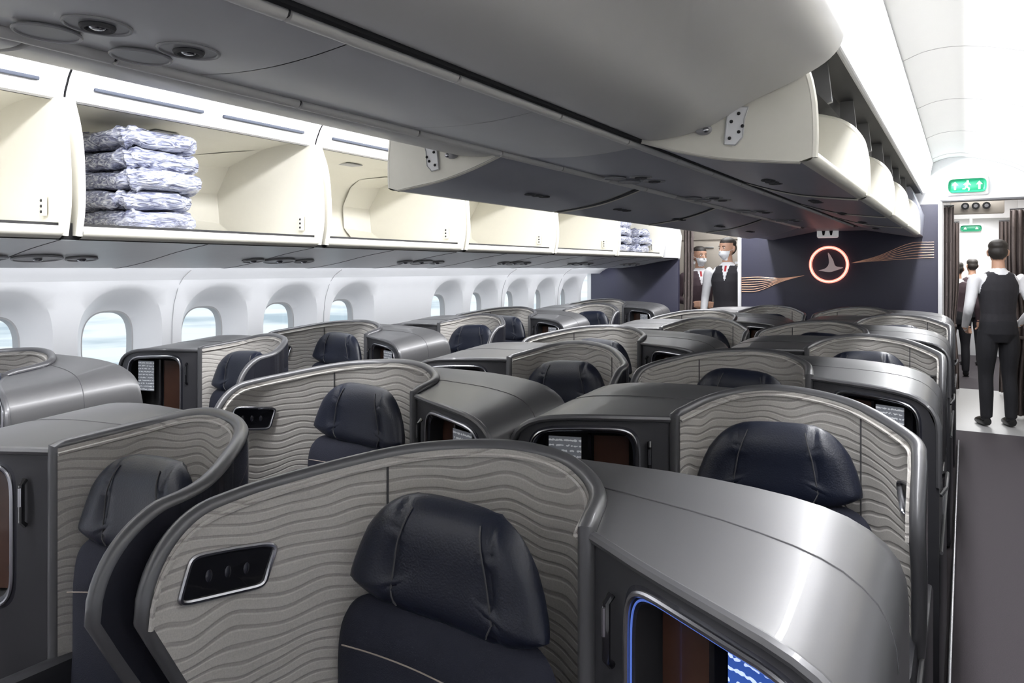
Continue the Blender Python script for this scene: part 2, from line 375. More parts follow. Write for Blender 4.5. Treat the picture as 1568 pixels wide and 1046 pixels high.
# ------------------------------------------------------------------ side walls with windows
wp = [(-3.60, 0), (-3.70, .4), (-3.76, .8), (-3.775, 1.1), (-3.755, 1.3), (-3.70, 1.42), (-3.60, 1.49), (-3.48, 1.525)]
wpd = catmull(wp, 6); wz = [p[1] for p in wpd]; wx = [p[0] for p in wpd]
WX = lambda z: float(np.interp(z, wz, wx))
def wall(side):
    b = B(); tx = (lambda x: x) if side < 0 else mx
    zl, zh = .82, 1.435
    low = [(tx(x), z) for x, z in zip(wx, wz) if z < zl-.01]+[(tx(WX(zl)), zl)]
    top = [(tx(WX(zh)), zh)]+[(tx(x), z) for x, z in zip(wx, wz) if z > zh+.005]
    sweep(b, low, Y0, 8.0, 'white'); sweep(b, top, Y0, 8.0, 'white')
    hw = .286; ks = list(range(-7, 10))
    gl = B()
    for k in ks:
        yc = 2.24+.572*k
        if k == 4 or yc < -2:
            zz = [zl+(zh-zl)*i/10 for i in range(11)]; sweep(b, [(tx(WX(z)), z) for z in zz], yc-hw, yc+hw, 'white'); continue
        N = 48; rings = []
        def lp(hy, hz, zc, dx, se, rect=False):
            o = []
            for i in range(N):
                ph = 2*pi*i/N; ca, sa = cos(ph), sin(ph)
                if rect: q = max(abs(ca), abs(sa)); y = hw*ca/q; z = (zl+zh)/2+(zh-zl)/2*sa/q
                else: y = hy*abs(ca)**(2/se)*(1 if ca > 0 else -1); z = zc+hz*abs(sa)**(2/se)*(1 if sa > 0 else -1)
                o.append((tx(WX(z)-dx), yc+y, z))
            return o
        R = lp(0, 0, 0, 0, 0, True); a0 = lp(.228, .275, 1.13, 0, 2.4)
        mid = [tuple((Vector(p)*.5+Vector(q)*.5)) for p, q in zip(R, a0)]
        mid = [(tx(WX(p[2])), p[1], p[2]) for p in mid]
        gz = 1.095
        rings = [R, mid, a0, lp(.216, .262, 1.127, .014, 2.4), lp(.165, .205, 1.107, .09, 2.6), lp(.142, .178, gz, .13, 2.8)]
        b.grid(rings, 'white', cv=True)
        b.grid([lp(.142, .178, gz, .13, 2.8), lp(.134, .170, gz, .132, 2.8), lp(.129, .165, gz, .175, 2.8)], 'softseam', cv=True)
        gl.ngon(lp(.129, .165, gz, .175, 2.8), 'glass')
        if k % 2 == 0: b.tube([(tx(WX(z)+.0005), yc+hw, z) for z in [.5, .8, 1.0, 1.2, 1.3, 1.4, 1.45, 1.49]], .0022, 'softseam', n=6)
    o = b.obj('wall_left' if side < 0 else 'wall_right'); g = gl.obj('window_1' if side < 0 else 'window_2')
    g.parent = o
    l = B(); sweep(l, [(tx(-3.53), 1.514), (tx(-3.47), 1.519)], Y0, 7.95, 'winlight'); q = l.obj('wash_light_lens'); q.parent = o
wall(-1); wall(1)

# ------------------------------------------------------------------ window-side luggage bins (open)
divY = [-2.1, -.95, .22, 1.42, 2.62, 3.82, 5.02, 6.22, 7.42]
def side_bins(side):
    tx = (lambda x: x) if side < 0 else mx
    b = B()
    under = [(tx(x), z) for x, z in catmull([(-3.50, 1.522), (-3.42, 1.50), (-3.2, 1.525), (-2.95, 1.57), (-2.74, 1.60)], 5)]
    ys = [Y0]+[v for v in np.arange(-1.6, 7.9, .6)]+[7.98]
    for a, c in zip(ys[:-1], ys[1:]):
        sweep(b, under, a+.004, c-.004, 'psu'); b.tube([(p[0], c, p[1]+.002) for p in under], .004, 'seam', n=5)
    for y in np.arange(-.9, 7.5, 1.2):
        for off, rr in ((0, .075), (.17, .05), (-.17, .05)):
            lp = [(tx(-3.1+rr*.8*sin(t)), y+off+rr*1.2*cos(t), 0) for t in [2*pi*k/24 for k in range(24)]]
            lp = [(p[0], p[1], 1.537+(p[0]-tx(-3.1))*(.17 if side < 0 else -.17)) for p in lp]
            b.tube(lp, .005, 'psu2', n=6, closed=True); b.ngon([(p[0], p[1], p[2]-.001) for p in lp], 'psu2')
            b.ellipsoid((tx(-3.1), y+off, 1.533), (.018, .018, .008), 'chrome', 6, 10)
    lip = [(tx(x), z) for x, z in catmull([(-2.74, 1.60), (-2.705, 1.608), (-2.69, 1.628), (-2.705, 1.648), (-2.74, 1.65)], 4)]
    inner = [(tx(x), z) for x, z in catmull([(-2.74, 1.65), (-3.0, 1.64), (-3.30, 1.66), (-3.44, 1.74), (-3.46, 1.90), (-3.36, 2.04), (-3.1, 2.11), (-2.80, 2.125)], 5)]
    val = [(tx(x), z) for x, z in [(-2.80, 2.125), (-2.765, 2.10), (-2.75, 2.105), (-2.745, 2.13), (-2.72, 2.18), (-2.67, 2.245)]]
    for a, c in zip(divY[:-1], divY[1:]):
        a += .035; c -= .035
        sweep(b, lip, a, c, 'cream'); sweep(b, inner, a, c, 'cream')
        for ye, sg in ((a, 1), (c, -1)):
            poly = [(tx(x), ye, z) for x, z in [(-3.0, 1.64), (-3.30, 1.66), (-3.44, 1.74), (-3.46, 1.90), (-3.36, 2.04), (-3.1, 2.11)]]
            pk = [(tx(x), ye+sg*.26, z) for x, z in [(-3.26, 1.652), (-3.36, 1.68), (-3.44, 1.76), (-3.45, 1.90), (-3.38, 2.02), (-3.30, 2.065)]]
            b.grid([poly, pk], 'cream')
        for ye, sg in ((a, 1), (c, -1)):
            dv = [(-2.70, 1.615), (-2.68, 1.72), (-2.682, 1.85), (-2.70, 1.98), (-2.745, 2.10), (-2.80, 2.125), (-3.1, 2.12), (-3.36, 2.05), (-3.47, 1.90), (-3.45, 1.73), (-3.3, 1.65), (-3.0, 1.62)]
            b.slab([(tx(x), ye, z) for x, z in dv], (0, -sg*.022, 0), 'cream')
            b.tube([(tx(x), ye-sg*.011, z) for x, z in catmull(dv[:5], 4)], .012, 'cream', n=8)
            b.box((tx(-2.80), ye+sg*.012, 1.72), (.035, .012, .07), 'cream', .004)
            for dzz in (-.02, .0, .02): b.ellipsoid((tx(-2.80), ye+sg*.019, 1.72+dzz), (.006, .003, .006), 'dark', 6, 8)
        nsl = [a+(c-a)*t for t in (.04, .47, .53, .96)]
        for p, q in ((nsl[0], nsl[1]), (nsl[2], nsl[3])): b.box((tx(-2.729), (p+q)/2, 2.155), (.014, q-p-.03, .013), 'slot', .004)
        b.box((tx(-3.1), (a+c)/2, 2.108), (.10, .12, .006), 'softseam', .002)
    for y in divY: b.box((tx(-3.1), y, 1.87), (.66, .012, .50), 'seam', 0); b.box((tx(-2.75), y, 1.93), (.02, .05, .36), 'white', .004)
    sweep(b, [(tx(-2.72), 1.60), (tx(-2.72), 1.66)], Y0, 7.98, 'dark')
    for a, c in zip(divY[:-1], divY[1:]): sweep(b, val, a+.004, c-.004, 'white')
    sweep(b, [(tx(-2.775), 2.10), (tx(-2.70), 2.235)], Y0, 7.98, 'seam')
    b.tube([(tx(-2.668), Y0, 2.243), (tx(-2.668), 7.98, 2.243)], .006, 'softseam', n=6)
    b.slab([(tx(x), 7.50, z) for x, z in [(-2.70, 1.61), (-2.68, 1.85), (-2.745, 2.10), (-3.5, 2.10), (-3.6, 1.5), (-3.2, 1.53)]], (0, .48, 0), 'white')
    l = B(); sweep(l, [(tx(-2.67), 2.245), (tx(-2.625), 2.262)], Y0, 7.98, 'light')
    o = b.obj('overhead_bin_row'); q = l.obj('cove_light_lens'); q.parent = o
side_bins(-1); side_bins(1)

# ------------------------------------------------------------------ centre bins
def center_bins():
    root = bpy.data.objects.new('center_overhead_bins', None); scene.collection.objects.link(root)
    YS = 2.04; YEb = 7.2
    b = B()
    cp = catmull([(-.835, 1.885), (-.76, 1.868), (-.62, 1.888), (-.50, 1.945), (-.38, 1.99), (-.295, 2.035), (-.262, 2.09), (-.275, 2.17), (-.33, 2.26)], 5)
    ubk = [(-.835, 1.880), (-.70, 1.836), (-.58, 1.806), (-.45, 1.788), (-.37, 1.779)]
    und = catmull(ubk, 5)
    lip = catmull([(-.37, 1.779), (-.345, 1.780), (-.333, 1.795), (-.34, 1.812), (-.37, 1.815)], 4)
    inn = catmull([(-.37, 1.815), (-.5, 1.83), (-.66, 1.865), (-.75, 1.93), (-.77, 2.05), (-.74, 2.16)], 5)
    for sd in (1, -1):
        tx = (lambda x: x) if sd > 0 else mx
        for a, c in ((Y0, -.78), (-.76, .62), (.63, YS)):
            sweep(b, [(tx(x), z) for x, z in cp], a, c-.004, 'bingrey', 1)
            for yy in (a, c-.004): b.ngon([(tx(x), yy, z) for x, z in cp]+[(tx(-.8), yy, 2.26)], 'bingrey')
        b.box((tx(-.272), 1.90, 2.13), (.012, .07, .03), 'softseam', .003)
        b.box((tx(-.264), 1.62, 2.10), (.010, .05, .028), 'softseam', .003)
        uy = [YS+.004, 3.28, 4.52, 5.76, YEb]
        for a, c in zip(uy[:-1], uy[1:]):
            c -= .035
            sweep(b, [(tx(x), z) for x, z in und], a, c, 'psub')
            sweep(b, [(tx(x), z) for x, z in lip], a, c, 'cream'); sweep(b, [(tx(x), z) for x, z in inn], a, c, 'cream')
            ep = [(x, z) for x, z in und]+[(-.338, 1.788), (-.336, 1.86), (-.342, 1.95), (-.365, 2.03), (-.43, 2.09), (-.55, 2.13), (-.78, 2.15)]
            for ye, sg in ((a, 1), (c, -1)):
                b.slab([(tx(x), ye, z) for x, z in ep], (0, sg*.022, 0), 'cream')
                b.tube([(tx(x), ye+sg*.011, z) for x, z in catmull(ep[-7:-1], 4)], .012, 'cream', n=8)
                if ye == a: b.tube([(tx(x), ye+sg*.011, z+.004) for x, z in und], .010, 'cream', n=8)
            if c < YEb-.1:
                b.slab([(tx(x-.012), c+.002, z) for x, z in ep], (0, .033, 0), 'seam')
            ym = (a+c)/2
            b.slab([(tx(x), ym, z) for x, z in [(-.46, 1.80), (-.43, 1.9), (-.45, 2.02), (-.52, 2.12), (-.77, 2.14), (-.77, 1.87)]], (0, .02, 0), 'cream')
            ya = a-.006
            b.slab([(tx(-.545+dx), ya, 1.885+dz_) for dx, dz_ in [(-.02, -.045), (.01, -.05), (.03, -.03), (.035, .02), (.045, .05), (.01, .055), (-.012, .03)]], (0, .01, 0), 'white')
            b.tube([(tx(-.545+dx), ya, 1.885+dz_) for dx, dz_ in [(-.02, -.045), (.01, -.05), (.03, -.03), (.035, .02), (.045, .05), (.01, .055), (-.012, .03)]], .002, 'softseam', n=5, closed=True)
            for q in ((-.005, -.03), (.02, -.015), (0.0, .015), (.02, .035), (.03, .0)): b.ellipsoid((tx(-.545+q[0]), ya-.002, 1.885+q[1]), (.005, .004, .005), 'dark', 6, 8)
            b.ellipsoid((tx(-.622), ya, 1.885), (.024, .016, .015), 'psu2', 8, 12); b.ellipsoid((tx(-.612), ya-.012, 1.882), (.010, .008, .008), 'chrome', 6, 10)
            for ys in (a+.10, (a+c)/2+.06):
                b.slab([(tx(-.40), ys, 2.06), (tx(-.385), ys, 2.065), (tx(-.40), ys, 2.20), (tx(-.45), ys, 2.20), (tx(-.45), ys, 2.12)], (0, .022, 0), 'strut')
        sweep(b, [(tx(-.60), 2.10), (tx(-.47), 2.16), (tx(-.44), 2.26)], YS, 7.95, 'dark'); sweep(b, [(tx(-.77), 1.88), (tx(-.77), 2.2)], YS, YEb, 'cream')
        sweep(b, [(tx(-.47), 2.198), (tx(-.345), 2.205)], YS, 7.95, 'dark'); sweep(b, [(tx(-.78), 2.15), (tx(-.60), 2.11)], YS, YEb, 'seam')
        sweep(b, [(tx(-.28), 2.175), (tx(-.36), 2.262)], Y0, YS, 'dark')
        ry = np.arange(Y0, YEb, .42)
        for p, q in zip(ry[:-1], ry[1:]):
            b.tube([(tx(-.838), p+.004, 1.868), (tx(-.838), q-.004, 1.868)], .012, 'bingrey', n=10)
        b.tube([(tx(-.838), Y0, 1.870), (tx(-.838), YEb, 1.870)], .008, 'seam', n=8)
        b.tube([(tx(-.816), Y0, 1.876), (tx(-.816), YEb, 1.876)], .010, 'dark', n=8)
    ys = list(np.arange(Y0, YEb, .62))+[YEb]
    mid = catmull([(-.85, 1.872), (-.95, 1.862), (CX, 1.858), (mx(-.95), 1.862), (mx(-.85), 1.872)], 4)
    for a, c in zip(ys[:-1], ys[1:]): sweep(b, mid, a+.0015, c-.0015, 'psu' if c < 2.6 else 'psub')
    sweep(b, [(-.84, 1.880), (mx(-.84), 1.880)], Y0, YEb, 'psu2')
    def psu(y, x=-1.09):
        for j, (dx, dy, r) in enumerate(((0, 0, .042), (-.10, -.02, .042), (.0, -.15, .040), (-.10, -.17, .040))):
            lp = [(x+dx+r*cos(t), y+dy+r*sin(t)*1.15, 1.857) for t in [2*pi*k/28 for k in range(28)]]
            b.tube(lp, .003, 'psu2', n=6, closed=True); b.ngon([(p[0], p[1], 1.8565) for p in lp], 'psu2')
            if j in (0, 2):
                b.tube([(x+dx+.02*cos(t), y+dy+.02*sin(t), 1.855) for t in [2*pi*k/20 for k in range(20)]], .005, 'seam', n=6, closed=True); b.ellipsoid((x+dx, y+dy, 1.855), (.013, .013, .005), 'chrome', 6, 10)
    for y in (-.3, .76, 2.9, 3.9, 4.9, 5.9): psu(y)
    for y in (2.7, 3.6, 4.5, 5.4, 6.3):
        for tx in ((lambda x: x), mx):
            for d in (-.06, 0, .06):
                lp = [(tx(-.58)+.022*cos(t), y+d+.022*sin(t), 1.803) for t in [2*pi*k/16 for k in range(16)]]
                b.tube(lp, .003, 'seam', n=6, closed=True); b.ellipsoid((tx(-.58), y+d, 1.803), (.012, .012, .005), 'seam', 6, 8)
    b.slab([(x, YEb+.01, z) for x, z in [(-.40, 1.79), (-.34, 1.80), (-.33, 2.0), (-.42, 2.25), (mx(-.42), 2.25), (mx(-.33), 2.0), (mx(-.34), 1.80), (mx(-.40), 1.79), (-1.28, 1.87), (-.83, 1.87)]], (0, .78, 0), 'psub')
    b.obj('bins', parent=root)
    for i, tx in enumerate(((lambda x: x), mx)):
        l = B(); ys = list(np.arange(Y0, 7.9, 1.24))+[7.95]
        for a, c in zip(ys[:-1], ys[1:]): sweep(l, [(tx(x), z) for x, z in catmull([(-.345, 2.205), (-.31, 2.215), (-.285, 2.30), (-.27, 2.42), (-.255, 2.49)], 3)], a+.006, c-.006, 'light')
        sweep(l, [(tx(-.35), 2.215), (tx(-.28), 2.49)], Y0, 7.95, 'softseam')
        l.tube([(tx(-.345), Y0, 2.20), (tx(-.345), 7.95, 2.20)], .010, 'softseam', n=8)
        l.tube([(tx(-.262), Y0, 2.487), (tx(-.262), 7.95, 2.487)], .008, 'softseam', n=8)
        l.obj('cove_light_panel', parent=root)
center_bins()

# ------------------------------------------------------------------ ceiling
b = B()
for tx in ((lambda x: x), mx):
    cpz = [(tx(x), z) for x, z in catmull([(-.27, 2.485), (-.15, 2.525), (.0, 2.525), (.2, 2.475), (.38, 2.40), (.52, 2.30), (.56, 2.255)], 5)]
    ys = list(np.arange(Y0, 7.9, 1.24))+[8.0]
    for a, c in zip(ys[:-1], ys[1:]):
        sweep(b, cpz, a+.003, c-.003, 'ceil'); b.tube([(p[0], c, p[1]+.003) for p in cpz], .006, 'softseam', n=5)
b.box((CX, 2.9, 2.60), (5.8, 10.4, .04), 'ceil')
b.obj('ceiling')
b = B(); b.box((CX, Y0-.05, 1.3), (5.8, .06, 2.6), 'white'); b.obj('wall_behind')

# ------------------------------------------------------------------ bulkhead partitions
b = B()
def prism(x0, x1, z0, z1, y0, y1, m, bev=.004): b.box(((x0+x1)/2, (y0+y1)/2, (z0+z1)/2), (x1-x0, y1-y0, z1-z0), m, bev)
XJ = -2.73
prism(-2.05, -.20, 0, 2.1, 8.0, 8.06, 'navywall'); prism(-2.05, -.20, 2.1, 2.58, 8.0, 8.06, 'white')
prism(-3.80, XJ, 0, 1.60, 8.0, 8.06, 'navywall'); prism(-3.80, XJ, 1.60, 2.58, 8.0, 8.06, 'white')
prism(mx(XJ), mx(-3.80), 0, 2.58, 8.0, 8.06, 'navywall')
prism(-.205, mx(XJ), 2.13, 2.58, 8.0, 8.06, 'white'); prism(XJ, -2.05, 2.02, 2.58, 8.0, 8.06, 'white')
for x in (-.20, -2.05, mx(XJ)): prism(x-.018, x+.018, 0, 2.13, 7.975, 8.085, 'white', .006)
prism(-.2, mx(XJ), 2.115, 2.135, 7.975, 8.085, 'rim', .004)
b.obj('wall_bulkhead')

b = B()
ec = (-1.165, 1.535)
b.tube([(ec[0]+.172*cos(t), 7.975, ec[1]+.172*sin(t)) for t in [2*pi*k/48 for k in range(48)]], .015, 'coral', n=8, closed=True)
b.tube([(ec[0]+.172*cos(t), 7.963, ec[1]+.172*sin(t)) for t in [2*pi*k/48 for k in range(48)]], .005, 'coralglow', n=8, closed=True)
bird = catmull([(-.10, -.06), (-.03, -.035), (.0, .02), (-.01, .12), (.035, .05), (.06, -.015), (.13, -.03), (.06, -.06), (.0, -.075), (-.10, -.06)], 4)
b.slab([(ec[0]+p[0], 7.985, ec[1]+p[1]) for p in bird[:-1]], (0, .012, 0), 'emblem')
b.obj('airline_emblem')
b = B()
for i in range(7):
    z0 = 1.25+.024*i; pts = catmull([(-2.03, z0), (-1.86, z0+.010), (-1.62, 1.36+.006*i), (-1.40, 1.425)], 8)
    b.tube([(p[0], 7.992, p[1]) for p in pts], [.0050*(1-.8*k/(len(pts)-1)) for k in range(len(pts))], 'gold', n=6)
    z1 = 1.60+.024*i; pts = catmull([(-.25, z1), (-.45, z1-.01), (-.72, 1.57+.008*i), (-.96, 1.55)], 8)
    b.tube([(p[0], 7.992, p[1]) for p in pts], [.0032*(1-.8*k/(len(pts)-1)) for k in range(len(pts))], 'gold', n=6)
b.obj('bulkhead_inlay_lines')
b = B(); b.box((-1.17, 7.94, 1.86), (.20, .05, .12), 'signwhite', .02, 3)
for x in (-1.205, -1.135):
    b.ellipsoid((x, 7.912, 1.893), (.010, .004, .010), 'dark', 6, 10); b.slab([(x-.018, 7.91, 1.878), (x+.018, 7.91, 1.878), (x+.008, 7.91, 1.825), (x-.008, 7.91, 1.825)], (0, .004, 0), 'dark')
b.box((-1.17, 7.965, 1.94), (.05, .02, .10), 'white', .005); b.obj('lavatory_sign')
b = B(); b.box((.015, 7.985, 2.255), (.33, .03, .17), 'signwhite', .02, 3); b.box((.015, 7.968, 2.255), (.30, .012, .125), 'green', .05, 4)
def poly(ps, y=7.960, m='signwhite'): b.slab([(.015+p[0], y, 2.255+p[1]) for p in ps], (0, .003, 0), m)
for s in (-.095, .095): poly([(s-.008, -.035), (s+.008, -.035), (s+.008, .008), (s+.026, .008), (s, .04), (s-.026, .008), (s-.008, .008)])
b.ellipsoid((.02, 7.960, 2.295), (.010, .003, .010), 'signwhite', 6, 10)
poly([(-.012, .028), (.012, .03), (.030, .008), (.026, .002), (.012, .014), (.004, -.008), (.022, -.022), (.018, -.045), (.008, -.045), (.010, -.026), (-.006, -.016), (-.016, -.032), (-.036, -.032), (-.036, -.024), (-.020, -.024), (-.008, .012), (-.022, .004), (-.03, .012)])
b.obj('exit_sign')

def curtain(x0, x1, y, z0, z1, tuck=.5, waves=11, name='doorway_curtain'):
    b = B(); rows = []
    for j in range(13):
        t = j/12; z = z1+(z0-z1)*t; sq = 1-tuck*math.exp(-((t-.62)/.16)**2); row = []
        for i in range(61):
            u = i/60; xx = x0+(x1-x0)*u*sq; row.append((xx, y+.026*sin(u*pi*waves)+.008*sin(u*31+j), z))
        rows.append(row)
    b.grid(rows, 'curtain'); b.tube([(x0, y, z1+.01), (x1, y, z1+.01)], .008, 'rim')
    zt = z1+(z0-z1)*.62; b.box(((x0+x0+(x1-x0)*(1-tuck))/2, y, zt), (abs(x1-x0)*(1-tuck)+.02, .075, .03), 'curtain', .01)
    o = b.obj(name); sm = o.modifiers.new('t', 'SOLIDIFY'); sm.thickness = .004
curtain(-.175, -.09, 8.16, .03, 2.08, .2, 5); curtain(.60, .38, 8.92, .03, 2.08, .25, 9, 'galley_curtain'); curtain(-2.72, -2.61, 8.16, .03, 2.0, .2, 6)
curtain(-.18, -.06, 10.5, .03, 2.05, .3, 7, 'galley_curtain'); curtain(.48, .34, 10.5, .03, 2.05, .3, 7, 'galley_curtain')

# ------------------------------------------------------------------ galley and aft cabin beyond
b = B()
def cab(x0, x1, y, z0, z1, nx, nz):
    prism(x0, x1, z0, z1, y, y+1.2, 'beige', .01)
    for i in range(nx):
        for j in range(nz):
            w = (x1-x0)/nx; h = (z1-z0)/nz; cx_ = x0+w*(i+.5); cz = z0+h*(j+.5)
            b.box((cx_, y-.008, cz), (w-.03, .016, h-.03), 'beige', .006); b.box((cx_, y-.022, cz+h*.32), (w*.35, .012, .02), 'steel', .004)
            b.box((cx_-w*.2, y-.0175, cz-h*.1), (w*.3, .003, .03), 'white', 0)
cab(-3.6, -.33, 9.25, 0, 2.3, 6, 5); b.obj('galley_cabinet')
b = B(); prism(-3.6, -.2, 0, 2.58, 10.6, 10.66, 'white'); prism(.53, 1.7, 0, 2.58, 10.6, 10.66, 'white'); prism(-.2, .53, 2.1, 2.58, 10.6, 10.66, 'white')
prism(.64, .69, 0, 2.58, 8.06, 10.6, 'beige'); prism(-3.85, -3.80, 0, 2.58, 8.0, 15, 'white'); prism(1.70, 1.75, 0, 2.58, 8.0, 15, 'white')
prism(-3.85, 1.75, 0, 2.58, 15, 15.05, 'white')
b.obj('wall_galley')
b = B(); prism(-3.85, 1.75, 2.42, 2.46, 8.06, 10.6, 'ceil'); prism(-3.85, 1.75, 2.35, 2.40, 10.66, 15, 'ceil')
b.obj('ceiling_galley')
b = B(); prism(-.15, .45, 2.405, 2.42, 8.5, 10.3, 'light', .003); prism(-.3, .5, 2.335, 2.35, 10.9, 14.8, 'light', .003); prism(-2.6, -2.1, 2.405, 2.42, 8.3, 9.1, 'light', .003)
b.obj('galley_ceiling_light')
b = B()          # service panel hanging in the galley passage
b.box((.10, 8.75, 2.12), (.46, .06, .16), 'beige', .015)
for x in (.0, .09, .18): b.tube([(x-.0, 8.715, 2.12), (x, 8.70, 2.12)], .035, 'black', n=16); b.tube([(x, 8.70, 2.12), (x, 8.695, 2.12)], .018, 'chrome', n=12)
b.box((.10, 8.75, 2.30), (.30, .05, .22), 'beige', .01)
b.obj('galley_service_panel')
b = B()
for xx in (-.52, .82): prism(xx-.25, xx+.25, 1.66, 2.05, 10.8, 14.9, 'cream', .06)
b.obj('aft_overhead_bins')
b = B(); b.box((.06, 10.58, 1.98), (.26, .03, .11), 'signwhite', .02); b.box((.06, 10.56, 1.98), (.22, .012, .075), 'green', .03)
for q in (-.06, .06): b.slab([(.06+q-.018, 10.552, 1.97), (.06+q+.018, 10.552, 1.97), (.06+q, 10.552, 2.0)], (0, .003, 0), 'signwhite')
b.box((.06, 10.6, 2.07), (.03, .02, .10), 'white', .004)
b.obj('exit_sign')
b = B()
def em(a, c): return (.22*a*(1-.12*max(0, c)), -.04+.10*c, .80+.34*c)
b.pillow(em, .05, 'cushion', back=1, n=40); b.box((0, .0, .42), (.45, .45, .12), 'cushion', .04, 3)
b.box((0, .0, .2), (.40, .06, .40), 'podside', .01); b.box((-.23, 0, .6), (.04, .38, .05), 'podside', .012); b.box((.23, 0, .6), (.04, .38, .05), 'podside', .012)
b.pillow(lambda a, c: (.14*a, -.02+.03*c, 1.08+.08*c), .045, 'quilt', back=1, n=32)
em_me = b.mesh('economy_seat')
for y in (11.2, 12.1, 13.0, 13.9):
    for x in (-.66, -1.14): place(em_me, 'economy_seat', (x, y, 0))

# ------------------------------------------------------------------ bedding in the bins
def bedding(loc, n, w, d, h, name='bedding_stack'):
    b = B(); z = 0
    for i in range(n):
        ox, oy = random.uniform(-.02, .02), random.uniform(-.02, .02); rw = w*random.uniform(.90, 1.08); ph = random.random()*6
        hh = h*random.uniform(.85, 1.12)
        rows = []
        for r_i in range(1, 14):
            t = pi*r_i/14; rad = sin(t)**.22; row = []
            for k in range(60):
                a = 2*pi*k/60; ca, sa = cos(a), sin(a); se = 7
                X = abs(ca)**(2/se)*(1 if ca > 0 else -1)*d/2*rad; Y = abs(sa)**(2/se)*(1 if sa > 0 else -1)*rw/2*rad
                wob = .012*sin(5*a+ph)+.010*sin(11*a+ph*2+r_i*.6)+.006*sin(23*a+r_i*1.7+ph)
                zz = z+hh/2+abs(cos(t))**.8*(1 if cos(t) < 0 else -1)*hh/2*(1+.16*sin(3*a+ph))+.007*sin(7*a+i)+.003*sin(19*a)
                row.append((ox+X*(1+wob*1.8), oy+Y*(1+wob*1.8), zz))
            rows.append(row)
        b.grid(rows, 'wrap', cv=True); b.ngon(rows[0][::-1], 'wrap'); b.ngon(rows[-1], 'wrap'); z += hh*.98
    b.obj(name, loc)
bedding((-2.98, 1.83, 1.65), 5, .33, .42, .084)
bedding((-2.98, 6.55, 1.65), 4, .42, .42, .08); bedding((-2.98, 7.15, 1.65), 3, .30, .40, .08)

